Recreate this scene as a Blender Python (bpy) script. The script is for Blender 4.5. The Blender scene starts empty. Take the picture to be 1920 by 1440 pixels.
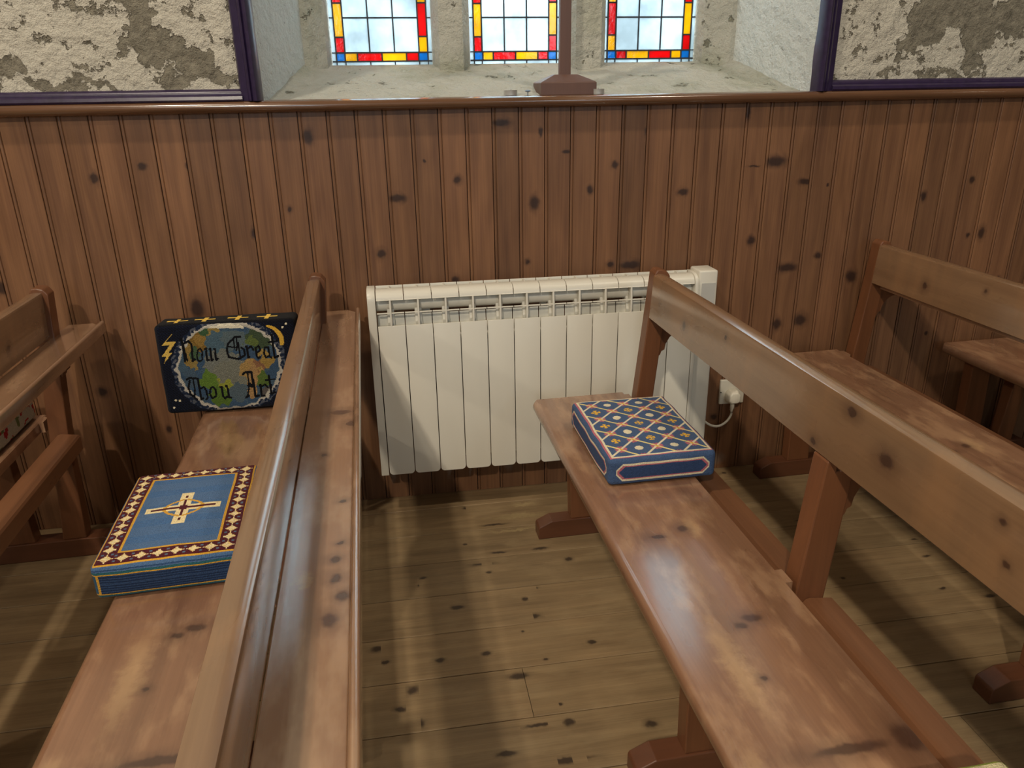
import bpy, bmesh, math, random
from mathutils import Vector, Matrix, noise
random.seed(7)
C = bpy.context.scene.collection
PI = math.pi

# ------------------------------------------------------------------ colour
def s2l(c):
    return c/12.92 if c <= .04045 else ((c+.055)/1.055)**2.4
def rgb(r, g, b):
    return (s2l(r/255), s2l(g/255), s2l(b/255), 1.0)

# ------------------------------------------------------------------ mesh helpers
def link(name, bm, mats, parent=None, smooth=False, autosmooth=None):
    me = bpy.data.meshes.new(name)
    bm.normal_update()
    bm.to_mesh(me); bm.free()
    for m in (mats if isinstance(mats, (list, tuple)) else [mats]):
        me.materials.append(m)
    if smooth:
        for p in me.polygons: p.use_smooth = True
        if autosmooth is not None:
            me.set_sharp_from_angle(angle=math.radians(autosmooth))
    o = bpy.data.objects.new(name, me)
    C.objects.link(o)
    if parent is not None: o.parent = parent
    return o

def tag(o, label=None, cat=None, group=None, kind=None):
    if label: o['label'] = label
    if cat: o['category'] = cat
    if group: o['group'] = group
    if kind: o['kind'] = kind
    return o

def empty(name, loc=(0, 0, 0), rz=0.0):
    o = bpy.data.objects.new(name, None); C.objects.link(o)
    o.empty_display_size = .1
    o.location = loc; o.rotation_euler = (0, 0, rz)
    return o

def add_box(bm, x0, x1, y0, y1, z0, z1, mi=0):
    v = [bm.verts.new(p) for p in ((x0,y0,z0),(x1,y0,z0),(x1,y1,z0),(x0,y1,z0),(x0,y0,z1),(x1,y0,z1),(x1,y1,z1),(x0,y1,z1))]
    for f in ((0,3,2,1),(4,5,6,7),(0,1,5,4),(1,2,6,5),(2,3,7,6),(3,0,4,7)):
        g = bm.faces.new([v[i] for i in f]); g.material_index = mi
    return v

def add_prism(bm, poly, a0, a1, axis, mi=0, segs=1, wob=0.0):
    """extrude a 2D polygon along axis. axis 'y': poly=(x,z); 'x': poly=(y,z); 'z': poly=(x,y)."""
    rings = []
    for s in range(segs+1):
        a = a0+(a1-a0)*s/segs
        ring = []
        for (p, q) in poly:
            if wob:
                w = noise.noise(Vector((a*3.1, p*7, q*7)))*wob
            else: w = 0
            if axis == 'y': co = (p+w, a, q+w*.6)
            elif axis == 'x': co = (a, p+w, q+w*.6)
            else: co = (p, q, a)
            ring.append(bm.verts.new(co))
        rings.append(ring)
    n = len(poly)
    for s in range(segs):
        for i in range(n):
            f = bm.faces.new([rings[s][i], rings[s][(i+1) % n], rings[s+1][(i+1) % n], rings[s+1][i]])
            f.material_index = mi
    for r in (rings[0][::-1], rings[-1]):
        try:
            f = bm.faces.new(r); f.material_index = mi
        except ValueError: pass
    return rings

def finish(bm, bevel=0.0, seg=2, angle=25):
    bmesh.ops.recalc_face_normals(bm, faces=bm.faces[:])
    if bevel:
        es = [e for e in bm.edges if len(e.link_faces) == 2 and e.calc_face_angle(0) > math.radians(angle)]
        bmesh.ops.bevel(bm, geom=es, offset=bevel, segments=seg, profile=.5, affect='EDGES', clamp_overlap=True)
    return bm

def rounded_rect(x0, x1, z0, z1, r, n=4, corners=(1, 1, 1, 1)):
    """corner order: bottom-left, bottom-right, top-right, top-left"""
    pts = []
    cs = [((x0+r, z0+r), PI), ((x1-r, z0+r), 1.5*PI), ((x1-r, z1-r), 0), ((x0+r, z1-r), .5*PI)]
    raw = [(x0, z0), (x1, z0), (x1, z1), (x0, z1)]
    for k, ((cx, cz), a) in enumerate(cs):
        if corners[k]:
            for i in range(n+1):
                t = a+i/n*PI/2
                pts.append((cx+r*math.cos(t), cz+r*math.sin(t)))
        else: pts.append(raw[k])
    return pts

def add_tube(bm, pts, r, n=10, cap=True):
    pts = [Vector(p) for p in pts]
    rings = []
    for i, p in enumerate(pts):
        d = (pts[min(i+1, len(pts)-1)]-pts[max(i-1, 0)]).normalized()
        a = d.cross(Vector((0, 0, 1)))
        if a.length < .05: a = d.cross(Vector((0, 1, 0)))
        a.normalize(); b = d.cross(a).normalized()
        rings.append([bm.verts.new(p+a*r*math.cos(2*PI*k/n)+b*r*math.sin(2*PI*k/n)) for k in range(n)])
    for i in range(len(rings)-1):
        for k in range(n):
            bm.faces.new([rings[i][k], rings[i][(k+1) % n], rings[i+1][(k+1) % n], rings[i+1][k]])
    if cap:
        bm.faces.new(rings[0][::-1]); bm.faces.new(rings[-1])

def add_lathe(bm, prof, cx, cy, n=24, mi=0):
    rings = []
    for (r, z) in prof:
        rings.append([bm.verts.new((cx+r*math.cos(2*PI*k/n), cy+r*math.sin(2*PI*k/n), z)) for k in range(n)])
    for i in range(len(rings)-1):
        for k in range(n):
            f = bm.faces.new([rings[i][k], rings[i][(k+1) % n], rings[i+1][(k+1) % n], rings[i+1][k]]); f.material_index = mi
    bm.faces.new(rings[0][::-1]).material_index = mi
    bm.faces.new(rings[-1]).material_index = mi

def catmull(pts, n=8):
    out = []
    P = [Vector(p) for p in pts]
    for i in range(len(P)-1):
        p0 = P[max(i-1, 0)]; p1 = P[i]; p2 = P[i+1]; p3 = P[min(i+2, len(P)-1)]
        for k in range(n):
            t = k/n
            out.append(.5*((2*p1)+(-p0+p2)*t+(2*p0-5*p1+4*p2-p3)*t*t+(-p0+3*p1-3*p2+p3)*t**3))
    out.append(P[-1])
    return out

# ------------------------------------------------------------------ node helpers
class NT:
    def __init__(self, name):
        self.m = bpy.data.materials.new(name); self.m.use_nodes = True
        self.t = self.m.node_tree; self.n = self.t.nodes; self.l = self.t.links
        self.b = self.n['Principled BSDF']; self.out = self.n['Material Output']
    def _in(self, sock, v):
        if v is None: return
        if isinstance(v, bpy.types.NodeSocket): self.l.new(v, sock)
        else: sock.default_value = v
    def math(self, op, a, b=None, c=None, clamp=False):
        n = self.n.new('ShaderNodeMath'); n.operation = op; n.use_clamp = clamp
        self._in(n.inputs[0], a); self._in(n.inputs[1], b); self._in(n.inputs[2], c)
        return n.outputs[0]
    def vmath(self, op, a, b=None):
        n = self.n.new('ShaderNodeVectorMath'); n.operation = op
        self._in(n.inputs[0], a); self._in(n.inputs[1], b)
        return n.outputs['Value'] if op in ('LENGTH', 'DOT_PRODUCT', 'DISTANCE') else n.outputs[0]
    def comb(self, x, y, z):
        n = self.n.new('ShaderNodeCombineXYZ')
        for i, v in enumerate((x, y, z)): self._in(n.inputs[i], v)
        return n.outputs[0]
    def sep(self, v):
        n = self.n.new('ShaderNodeSeparateXYZ'); self.l.new(v, n.inputs[0]); return n.outputs
    def obj(self):
        return self.n.new('ShaderNodeTexCoord').outputs['Object']
    def noise(self, v, scale=5.0, detail=3.0, rough=.5, dist=0.0, col=False):
        n = self.n.new('ShaderNodeTexNoise'); self._in(n.inputs['Vector'], v)
        n.inputs['Scale'].default_value = scale; n.inputs['Detail'].default_value = detail
        n.inputs['Roughness'].default_value = rough; n.inputs['Distortion'].default_value = dist
        return n.outputs['Color' if col else 'Fac']
    def voro(self, v, scale=5.0, feature='F1', rand=1.0):
        n = self.n.new('ShaderNodeTexVoronoi'); n.feature = feature
        self._in(n.inputs['Vector'], v); n.inputs['Scale'].default_value = scale
        n.inputs['Randomness'].default_value = rand
        return n
    def white(self, v):
        n = self.n.new('ShaderNodeTexWhiteNoise'); n.noise_dimensions = '1D'
        self._in(n.inputs['W'], v); return n.outputs['Value']
    def rng(self, v, a, b, c=0.0, d=1.0, smooth=False):
        n = self.n.new('ShaderNodeMapRange'); n.clamp = True
        if smooth: n.interpolation_type = 'SMOOTHSTEP'
        self._in(n.inputs[0], v)
        for i, q in enumerate((a, b, c, d)): n.inputs[i+1].default_value = q
        return n.outputs[0]
    def mix(self, f, a, b, mode='MIX'):
        n = self.n.new('ShaderNodeMix'); n.data_type = 'RGBA'; n.blend_type = mode; n.clamp_factor = True
        self._in(n.inputs[0], f); self._in(n.inputs[6], a); self._in(n.inputs[7], b)
        return n.outputs[2]
    def attr(self, name, col=False):
        n = self.n.new('ShaderNodeAttribute'); n.attribute_name = name
        return n.outputs['Color' if col else 'Fac']
    def orand(self):
        return self.n.new('ShaderNodeObjectInfo').outputs['Random']
    def bump(self, h, dist=.001, strength=1.0, normal=None):
        n = self.n.new('ShaderNodeBump'); n.inputs['Distance'].default_value = dist
        n.inputs['Strength'].default_value = strength
        self._in(n.inputs['Height'], h); self._in(n.inputs['Normal'], normal)
        return n.outputs[0]
    def set(self, color=None, rough=None, normal=None, **k):
        self._in(self.b.inputs['Base Color'], color); self._in(self.b.inputs['Roughness'], rough)
        self._in(self.b.inputs['Normal'], normal)
        for a, v in k.items(): self._in(self.b.inputs[a.replace('_', ' ')], v)
        return self.m

def spots(T, p, lst, big=1.0):
    """min normalised elliptical distance to a list of marks (cx,cy,cz,rx,ry,rz); infinite radius axis = 0 scale"""
    d = None
    for (cx, cy, cz, rx, ry, rz) in lst:
        v = T.vmath('SUBTRACT', p, (cx, cy, cz))
        v = T.vmath('MULTIPLY', v, tuple(0 if r == 0 else 1/r for r in (rx, ry, rz)))
        l = T.vmath('LENGTH', v)
        d = l if d is None else T.math('MINIMUM', d, l)
    return d

def wood(name, base, dark, knotc, axis='Y', rough=.36, knots=None, pale=None, palelst=None, rnd_attr=None, kattr=None,
         grain=.5, wear=0.0, wearc=None, var=.35, bump=.25, spec=.5, coat=0.0, salt=None, ringamp=.10):
    T = NT(name)
    p = T.obj(); o = T.sep(p)
    ax = 'XYZ'.index(axis); others = [i for i in range(3) if i != ax]
    a, b, c = o[ax], o[others[0]], o[others[1]]
    rnd = T.attr(rnd_attr) if rnd_attr else T.orand()
    off = T.math('MULTIPLY', rnd, 37.0)
    a2 = T.math('ADD', a, off)
    kmask = kinf = None
    if knots or kattr:
        wob = T.vmath('MULTIPLY', T.vmath('SUBTRACT', T.noise(p, 55, 2, col=True), (.5, .5, .5)), (.012, .012, .012))
        pd = T.vmath('ADD', p, wob)
        if kattr:
            n1 = T.n.new('ShaderNodeAttribute'); n1.attribute_name = 'kn'
            n2 = T.n.new('ShaderNodeAttribute'); n2.attribute_name = 'kr'
            kd = T.vmath('LENGTH', T.vmath('MULTIPLY', T.vmath('SUBTRACT', pd, n1.outputs['Vector']), n2.outputs['Vector']))
        else:
            kd = spots(T, pd, knots)
        kmask = T.rng(kd, .5, 1.2, .8, 0, True)
        kinf = T.rng(kd, .7, 2.3 if kattr else 4.0, 1, 0, True)
    low = T.noise(T.comb(T.math('MULTIPLY', a2, .8), T.math('MULTIPLY', b, 6.0), T.math('MULTIPLY', c, 6.0)), 1.0, 2, .5)
    if kinf is not None: low = T.math('ADD', low, T.math('MULTIPLY', kinf, .07))
    rings = T.math('SINE', T.math('ADD', T.math('MULTIPLY', low, 62.0), off))
    fine = T.noise(T.comb(T.math('MULTIPLY', a2, 5.0), T.math('MULTIPLY', b, 240.0), T.math('MULTIPLY', c, 240.0)), 1.0, 1, .6)
    mid = T.noise(T.comb(T.math('MULTIPLY', a2, 1.5), T.math('MULTIPLY', b, 30.0), T.math('MULTIPLY', c, 30.0)), 1.0, 2, .6)
    g = T.math('ADD', T.math('MULTIPLY', rings, ringamp*.5), T.math('ADD', T.math('MULTIPLY', fine, .4), T.math('MULTIPLY', mid, .75)))
    gm = T.rng(g, .35, .85, 0, grain)
    col = T.mix(gm, base, dark)
    blot = T.noise(T.comb(T.math('MULTIPLY', a2, 3.0), T.math('MULTIPLY', b, 9.0), T.math('MULTIPLY', c, 9.0)), 1.0, 3, .65)
    br = T.math('ADD', T.math('MULTIPLY', T.math('SUBTRACT', rnd, .5), var), T.math('ADD', T.math('MULTIPLY', T.math('SUBTRACT', blot, .5), 1.5*max(var, .3)), 1.0))
    col = T.mix(1.0, col, T.comb(br, T.math('ADD', T.math('MULTIPLY', br, .92), .08), T.math('ADD', T.math('MULTIPLY', br, .85), .15)), 'MULTIPLY')
    if wear:
        wn = T.noise(T.comb(T.math('MULTIPLY', a2, 7.0), T.math('MULTIPLY', b, 18.0), c), 1.0, 4, .62)
        wm = T.rng(wn, .46, .66, 0, wear, True)
        col = T.mix(wm, col, wearc)
    if palelst:
        pd2 = T.vmath('ADD', p, T.vmath('MULTIPLY', T.vmath('SUBTRACT', T.noise(p, 34, 3, .7, col=True), (.5, .5, .5)), (.05, .05, .05)))
        pm = T.rng(spots(T, pd2, palelst), .1, 1.2, .38, 0, True)
        col = T.mix(pm, col, pale)
    if kmask is not None:
        col = T.mix(T.math('MULTIPLY', T.math('MULTIPLY', kinf, kinf), .35), col, knotc)
        col = T.mix(kmask, col, knotc)
    if salt:
        sm = T.rng(spots(T, T.vmath('ADD', p, T.vmath('MULTIPLY', T.vmath('SUBTRACT', T.noise(p, 60, 3, col=True), (.5, .5, .5)), (.02, .02, .03))), salt), .3, 1.1, .35, 0, True)
        col = T.mix(sm, col, rgb(150, 145, 135))
    rn = T.rng(blot, .3, .7, rough-.06, rough+.08)
    nb = T.bump(T.noise(T.comb(T.math('MULTIPLY', a, 3.0), T.math('MULTIPLY', b, 60.0), T.math('MULTIPLY', c, 60.0)), 1.0, 1), .0012, bump)
    T.set(col, rn, nb, Specular_IOR_Level=spec, Coat_Weight=coat, Coat_Roughness=.13, Coat_IOR=1.7)
    return T.m

def plain(name, color, rough=.5, metallic=0.0, nscale=40, namt=.06, bump=.05, **k):
    T = NT(name)
    p = T.obj()
    n = T.noise(p, nscale, 4)
    col = T.mix(T.rng(n, .3, .7, 0, 1), tuple(min(1, c*(1-namt)) for c in color[:3])+(1,), tuple(min(1, c*(1+namt)) for c in color[:3])+(1,))
    T.set(col, rough, T.bump(n, .0006, bump), Metallic=metallic, **k)
    return T.m

# ------------------------------------------------------------------ materials
K = {}
WK = [(-1.112,1.053,.010,.014),(-.985,1.08,.012,.011),(-.865,1.077,.008,.011),(-.716,.89,.010,.014),(-.542,1.146,.013,.022),
 (-.613,.952,.006,.008),(-.308,.972,.026,.012),(-.135,1.019,.011,.012),(-.005,1.172,.028,.010),(-.367,.814,.013,.014),
 (.092,.944,.016,.022),(.111,1.145,.006,.014),(.187,1.089,.012,.006),(.26,.977,.010,.013),(.335,1.047,.011,.012),
 (.429,1.138,.008,.012),(.552,.961,.017,.010),(.844,1.042,.034,.016),(.95,.979,.024,.009),(.788,.803,.014,.014),(.739,1.185,.008,.020),
 (.922,.709,.034,.014),(.907,.52,.016,.020),(.989,.529,.022,.020),(1.024,.744,.012,.012),(1.152,.669,.020,.020),
 (-.906,.678,.020,.03),(-1.212,.443,.014,.013),(-1.047,.307,.008,.012),(.395,.744,.034,.013),(-.152,.725,.012,.012),(.33,.748,.010,.010),
 (1.365,.918,.010,.014),(1.527,.966,.010,.012),(1.6,.792,.012,.020),(-1.41,.768,.016,.018),(.774,1.03,.018,.003),(.715,.2,.012,.012)]
K['panel'] = wood('pine_panelling', rgb(134,96,67), rgb(84,55,41), rgb(42,28,26), 'Z', rough=.40,
    kattr=True, rnd_attr='rnd', grain=.75, var=.30, spec=.4,
    salt=[(-.385,0,.10,.012,0,.05),(-.2,0,.09,.008,0,.04),(.0,0,.10,.018,0,.045),(.1,0,.11,.012,0,.02),(-.13,0,.08,.006,0,.03),(.73,0,.04,.05,0,.03)])
FK = [(-.081,-.734,.005,.004),(-.044,-.841,.005,.004),(-.04,-.985,.005,.004),(-.028,-1.056,.005,.004),(-.44,-.735,.016,.011),(-.419,-.785,.009,.007),(-.359,-.887,.014,.013),(-.352,-.985,.015,.016),(-.316,-.466,.009,.006),
 (-.323,-.499,.007,.005),(-.232,-.61,.016,.009),(-.18,-.796,.011,.008),(-.292,-.8,.014,.008),(-.16,-.113,.009,.007),(-.184,-.32,.007,.006),
 (-.132,-.471,.009,.006),(-.135,-.511,.011,.008),(-.053,-.608,.009,.009),(-.016,-.566,.009,.006),(-.043,-.681,.018,.010),
 (.103,-.449,.012,.010),(.079,-.801,.011,.008),(-.116,-.885,.024,.009),(-.114,-.99,.018,.006),(-.094,-1.036,.035,.005),
 (-.032,-1.039,.012,.010),(.138,-1.073,.014,.010),(-.177,-1.098,.022,.008),(-.065,-1.135,.06,.008),(-.084,-.226,.035,.005),
 (-.09,-.38,.024,.005),(.033,-.382,.022,.006),(-.144,-.43,.03,.005),(-.387,-.939,.012,.008)]
K['floor'] = wood('old_floorboards', rgb(154,130,96), rgb(106,86,62), rgb(50,38,32), 'X', rough=.5,
    kattr=True, rnd_attr='rnd', grain=.7, var=.22, bump=.3, spec=.3,
    wear=.3, wearc=rgb(168,146,110), pale=rgb(190,170,122), palelst=[(.0,-.19,0,.11,.02,0),(-.02,-.27,0,.10,.008,0),(.03,-.12,0,.05,.016,0)])
K['seat'] = wood('pew_seat_pine', rgb(146,108,82), rgb(96,64,48), rgb(66,42,34), 'Y', rough=.27, coat=.8,
    knots=[(.17,-1.30,0,.012,.010,0),(.196,-1.285,0,.020,.010,0),(.149,-1.418,0,.007,.006,0),(.287,-1.559,0,.022,.026,0),(.2,-1.562,0,.06,.010,0),
           (.13,-1.02,0,.018,.008,0),(-.735+.924,-1.0,0,.012,.012,0)], grain=.5, var=.22, wear=.55, wearc=rgb(184,146,112), spec=.5,
    pale=rgb(222,184,134), palelst=[(.12,-1.39,0,.025,.13,0),(.21,-1.0,0,.02,.05,0),(.06,-1.6,0,.02,.08,0)])
K['back'] = wood('pew_back_pine', rgb(134,104,76), rgb(98,70,50), rgb(56,36,30), 'Y', rough=.26, coat=.9,
    knots=[(0,-1.239,.77,0,.013,.009),(0,-1.338,.733,0,.018,.013),(0,-1.154,.680,0,.009,.008),(0,-.779,.752,0,.006,.006),(0,-.56,.715,0,.010,.012),
           (0,-1.555,.758,0,.007,.006),(0,-1.579,.711,0,.007,.006)], grain=.5, var=.2, spec=.5, wear=.25, wearc=rgb(168,124,84))
K['post'] = wood('pew_end_timber', rgb(122,78,50), rgb(84,52,34), rgb(44,26,20), 'Z', rough=.36, grain=.5, var=.2)
K['foot'] = wood('pew_foot_timber', rgb(106,66,44), rgb(76,46,32), rgb(38,22,20), 'X', rough=.38, grain=.5, var=.2)
K['stretcher'] = wood('pew_stretcher_timber', rgb(130,88,60), rgb(92,58,38), rgb(44,26,20), 'Y', rough=.32, grain=.5, var=.2)
SB = .924
K['shelf'] = wood('book_shelf_pine', rgb(158,122,94), rgb(118,86,62), rgb(74,52,44), 'Y', rough=.2, coat=1.0,
    knots=[(-.455+SB,-1.03,0,.010,.012,0),(.455,-1.535,0,.009,.012,0),(.465,-1.575,0,.010,.012,0),(.452,-1.49,0,.008,.008,0),(.46,-1.45,0,.006,.006,0),
           (.46,-1.33,0,.006,.006,0),(.448,-.97,0,.020,.012,0),(.425,-1.16,0,.005,.006,0),(.45,-1.62,0,.012,.016,0)], grain=.45, var=.2, wear=.45, wearc=rgb(188,154,122), spec=.6,
    pale=rgb(196,160,96), palelst=[(.413,-1.53,0,.013,.020,0)])
K['rail'] = wood('dado_rail_timber', rgb(116,82,58), rgb(72,48,36), rgb(36,24,22), 'X', rough=.18, coat=.5, grain=.6, var=.3, spec=.5)
K['cross'] = wood('dark_cross_timber', rgb(104,76,66), rgb(84,60,54), rgb(50,34,30), 'Z', rough=.5, grain=.4, var=.1)

# plaster with peeling patches
def plaster(name, white, under, patches, amount, rough=.85, green=None):
    T = NT(name)
    p = T.obj()
    d = T.vmath('MULTIPLY', T.vmath('SUBTRACT', T.noise(p, 14, 6, .65, col=True), (.5, .5, .5)), (.16, .16, .16))
    pd = T.vmath('ADD', p, d)
    big = T.noise(p, 16, 5, .7)
    peel = T.rng(big, .62-amount*.1, .65-amount*.1, 0, 1)
    if patches:
        peel = T.math('MAXIMUM', peel, T.rng(spots(T, pd, patches), .95, 1.03, 1, 0))
    stain = T.rng(T.noise(p, 9, 5, .6), .4, .75, 0, .35)
    un = T.mix(T.rng(T.noise(p, 35, 5, .7), .35, .65), under, tuple(c*.6 for c in under[:3])+(1,))
    wh = T.mix(stain, white, tuple(a*.55+b*.45 for a, b in zip(white, under)))
    spk = T.math('MULTIPLY', T.rng(T.noise(p, 90, 3, .6), .68, .72), T.rng(T.noise(p, 12, 2), .5, .6))
    wh = T.mix(T.math('MULTIPLY', spk, .8), wh, rgb(70, 68, 58))
    if green:
        wh = T.mix(T.rng(T.noise(p, 4, 4, .6), .5, .72, 0, .5), wh, green)
    col = T.mix(peel, wh, un)
    bl = T.voro(T.vmath('ADD', p, T.vmath('MULTIPLY', T.noise(p, 20, 4, col=True), (.06, .06, .06))), 30, 'SMOOTH_F1')
    h = T.math('ADD', T.math('MULTIPLY', peel, -1.3), T.math('ADD', T.math('MULTIPLY', T.noise(p, 28, 6, .7), 2.2), T.math('MULTIPLY', bl.outputs['Distance'], .8)))
    T.set(col, rough, T.bump(h, .010, 1.0), Specular_IOR_Level=.2)
    return T.m
PP = [(-.923,0,1.435,.035,0,.07),(-.885,0,1.375,.07,0,.05),(-.80,0,1.33,.05,0,.035),(-.862,0,1.30,.05,0,.02),(-.93,0,1.52,.05,0,.06),
      (-1.247,0,1.335,.035,0,.02),(-1.10,0,1.285,.10,0,.014),(-1.083,0,1.337,.015,0,.012),(-.75,0,1.30,.03,0,.02),(-1.2,0,1.30,.03,0,.015)]
PR = [(1.28,0,1.43,.07,0,.07),(1.44,0,1.42,.07,0,.08),(1.36,0,1.47,.09,0,.06),(1.441,0,1.33,.03,0,.03),(1.17,0,1.295,.04,0,.012),(1.377,0,1.284,.12,0,.012),(1.556,0,1.443,.06,0,.07),(1.22,0,1.37,.02,0,.02)]
K['plaster'] = plaster('peeling_plaster', rgb(210,205,190), rgb(150,144,128), PP+PR, .5)
K['cleanwall'] = plain('whitewashed_wall', rgb(128,128,126), .9, nscale=5, namt=.08, bump=.3)
K['roof'] = plain('dark_roof_boards', rgb(80,70,62), .8, nscale=5, namt=.1, bump=.3)
K['reveal'] = plaster('whitewashed_reveal', rgb(226,232,230), rgb(180,184,172), [], -1.0)
K['stone'] = plaster('damp_limewashed_stone', rgb(200,198,186), rgb(158,156,138), [], -.2, green=rgb(138,144,110))
K['purple'] = plain('purple_gloss_paint', rgb(46,34,64), .30, nscale=60, namt=.2, bump=.25)
K['lead'] = plain('window_lead', rgb(40,46,56), .55, nscale=80, namt=.2)
K['rad'] = plain('white_radiator_enamel', rgb(226,222,208), .33, nscale=3, namt=.01, bump=0)
K['plastic'] = plain('white_plastic', rgb(228,222,204), .35, nscale=3, namt=.01, bump=0)
K['display'] = plain('grey_control_window', rgb(196,196,190), .2, nscale=3, namt=.01, bump=0)
K['hole'] = plain('dark_slot', rgb(40,36,32), .7)
K['alu'] = plain('aluminium_cup', rgb(190,190,186), .45, metallic=.4, nscale=90)
K['wax'] = plain('white_wax', rgb(235,230,218), .5, Subsurface_Weight=.2)
K['pin'] = plain('blue_grey_pin', rgb(120,140,160), .4)

def glass(name, color, trans=.55):
    T = NT(name)
    p = T.obj()
    n = T.noise(p, 7, 4, .6)
    nb = T.noise(p, 60, 3)
    dk = T.rng(n, .35, .7, .62, .95)
    col = T.mix(1.0, color, T.comb(dk, dk, dk), 'MULTIPLY')
    t1 = T.n.new('ShaderNodeBsdfTransparent'); t2 = T.n.new('ShaderNodeBsdfTranslucent'); gl = T.n.new('ShaderNodeBsdfGlossy')
    gl.inputs['Roughness'].default_value = .15
    T.l.new(col, t1.inputs[0]); T.l.new(col, t2.inputs[0]); T.l.new(T.bump(nb, .002, .4), gl.inputs['Normal'])
    m1 = T.n.new('ShaderNodeMixShader'); m1.inputs[0].default_value = 1-trans
    T.l.new(t1.outputs[0], m1.inputs[1]); T.l.new(t2.outputs[0], m1.inputs[2])
    m2 = T.n.new('ShaderNodeMixShader'); m2.inputs[0].default_value = .05
    T.l.new(m1.outputs[0], m2.inputs[1]); T.l.new(gl.outputs[0], m2.inputs[2])
    T.l.new(m2.outputs[0], T.out.inputs['Surface'])
    return T.m
G = [glass('frosted_clear_glass', rgb(230,243,247)), glass('red_glass', rgb(240,36,52)), glass('yellow_glass', rgb(255,214,30)), glass('blue_glass', rgb(60,170,226))]

def wool(name):
    T = NT(name)
    c = T.attr('stitch', True)
    p = T.obj()
    n = T.noise(p, 300, 3, .7)
    v = T.voro(p, 420)
    col = T.mix(1.0, c, T.comb(*[T.rng(n, .3, .7, .78, 1.12)]*3), 'MULTIPLY')
    h = T.math('ADD', T.math('MULTIPLY', v.outputs['Distance'], -1.0), T.math('MULTIPLY', T.noise(p, 900, 2), .4))
    T.set(col, .95, T.bump(h, .0016, .9), Specular_IOR_Level=.1, Sheen_Weight=.06, Sheen_Roughness=.6)
    return T.m
K['wool'] = wool('needlepoint_wool')

# ------------------------------------------------------------------ setting
GX0, GX1, GY = -7.4, 7.4, -8.0
def knot_layers(bm):
    return bm.faces.layers.float.new('rnd'), bm.faces.layers.float_vector.new('kn'), bm.faces.layers.float_vector.new('kr')
def floor_mesh():
    bm = bmesh.new(); lay, lkn, lkr = knot_layers(bm)
    w = .1525
    rr = random.Random(3)
    y1 = -.0955
    rows = [(y1, .012)]
    while y1 > GY: rows.append((y1-w, y1)); y1 -= w
    g = .0009
    for i, (a, b) in enumerate(rows):
        xs = [GX0]
        x = GX0+rr.uniform(.3, 2.2)
        if i == 6: xs += [-2.3, -.104]; x = 1.9
        if i in (1,2,3,4,5,7): x = rr.uniform(1.6, 2.2)
        while x < GX1: xs.append(x); x += rr.uniform(1.6, 3.4)
        xs.append(GX1)
        ks = [k for k in FK if a <= k[1] < b]
        for _ in range(7 if i < 16 else 0):
            kx = rr.choice([rr.uniform(-2.2, -.5), rr.uniform(.25, 2.4)])
            s_ = rr.uniform(.004, .011)
            ks.append((kx, rr.uniform(a+.02, b-.02), s_*rr.choice([1, 1, 2.2]), s_*.8))
        for q in range(len(xs)-1):
            r = rr.random()
            dz = rr.uniform(-.0012, 0)
            xa, xb = xs[q]+g*.6, xs[q+1]-g*.6
            ns = max(1, round((xb-xa)/.03)) if i < 16 else 1
            prof = [(a+g, -.02), (a+g, dz-.0014), (a+g+.0016, dz), (b-g-.0016, dz), (b-g, dz-.0014), (b-g, -.02)]
            prev = None
            for j in range(ns+1):
                xx = xa+(xb-xa)*j/ns
                cur = [bm.verts.new((xx, p_, q_)) for p_, q_ in prof]
                if prev:
                    xm = xx-(xb-xa)/ns/2
                    kk = min(ks, key=lambda k: abs(k[0]-xm)/k[2]) if ks else (99, 99, .01, .01)
                    for t in range(len(prof)-1):
                        f = bm.faces.new([prev[t], cur[t], cur[t+1], prev[t+1]])
                        f[lay] = r; f[lkn] = Vector((kk[0], kk[1], 0)); f[lkr] = Vector((1/kk[2], 1/kk[3], 0))
                prev = cur
    bmesh.ops.recalc_face_normals(bm, faces=bm.faces[:])
    add_box(bm, GX0, GX1, GY, .6, -.08, -.021)
    return bm
tag(link('floor', floor_mesh(), K['floor']), kind='structure', label='worn bare pine floorboards running parallel to the panelled wall')

# back wall masonry around the window recess (recess x -.65..937 at the face)
RX0, RX1, RZ0, RZ1 = -.652, .938, 1.225, 2.55
IX0, IX1, DY = -.56, .843, .37
bm = bmesh.new()
add_box(bm, GX0, RX0, 0.014, .62, 0, 4.8)
add_box(bm, RX1, GX1, 0.014, .62, 0, 4.8)
add_box(bm, RX0, RX1, 0.014, .62, 0, RZ0)
add_box(bm, RX0, RX1, 0.014, .62, RZ1, 4.8)
for f in bm.faces: f.normal_update()
tag(link('wall_back', bm, K['plaster']), kind='structure', label='cream peeling plaster wall above the panelling')
# upper plaster faces come out proud of the board backs
bm = bmesh.new()
add_box(bm, GX0, RX0-.03, -.004, .0135, 1.222, 4.8)
add_box(bm, RX1+.03, GX1, -.004, .0135, 1.222, 4.8)
tag(link('wall_back', bm, K['plaster']), kind='structure', label='flaking cream plaster either side of the window recess')
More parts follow.
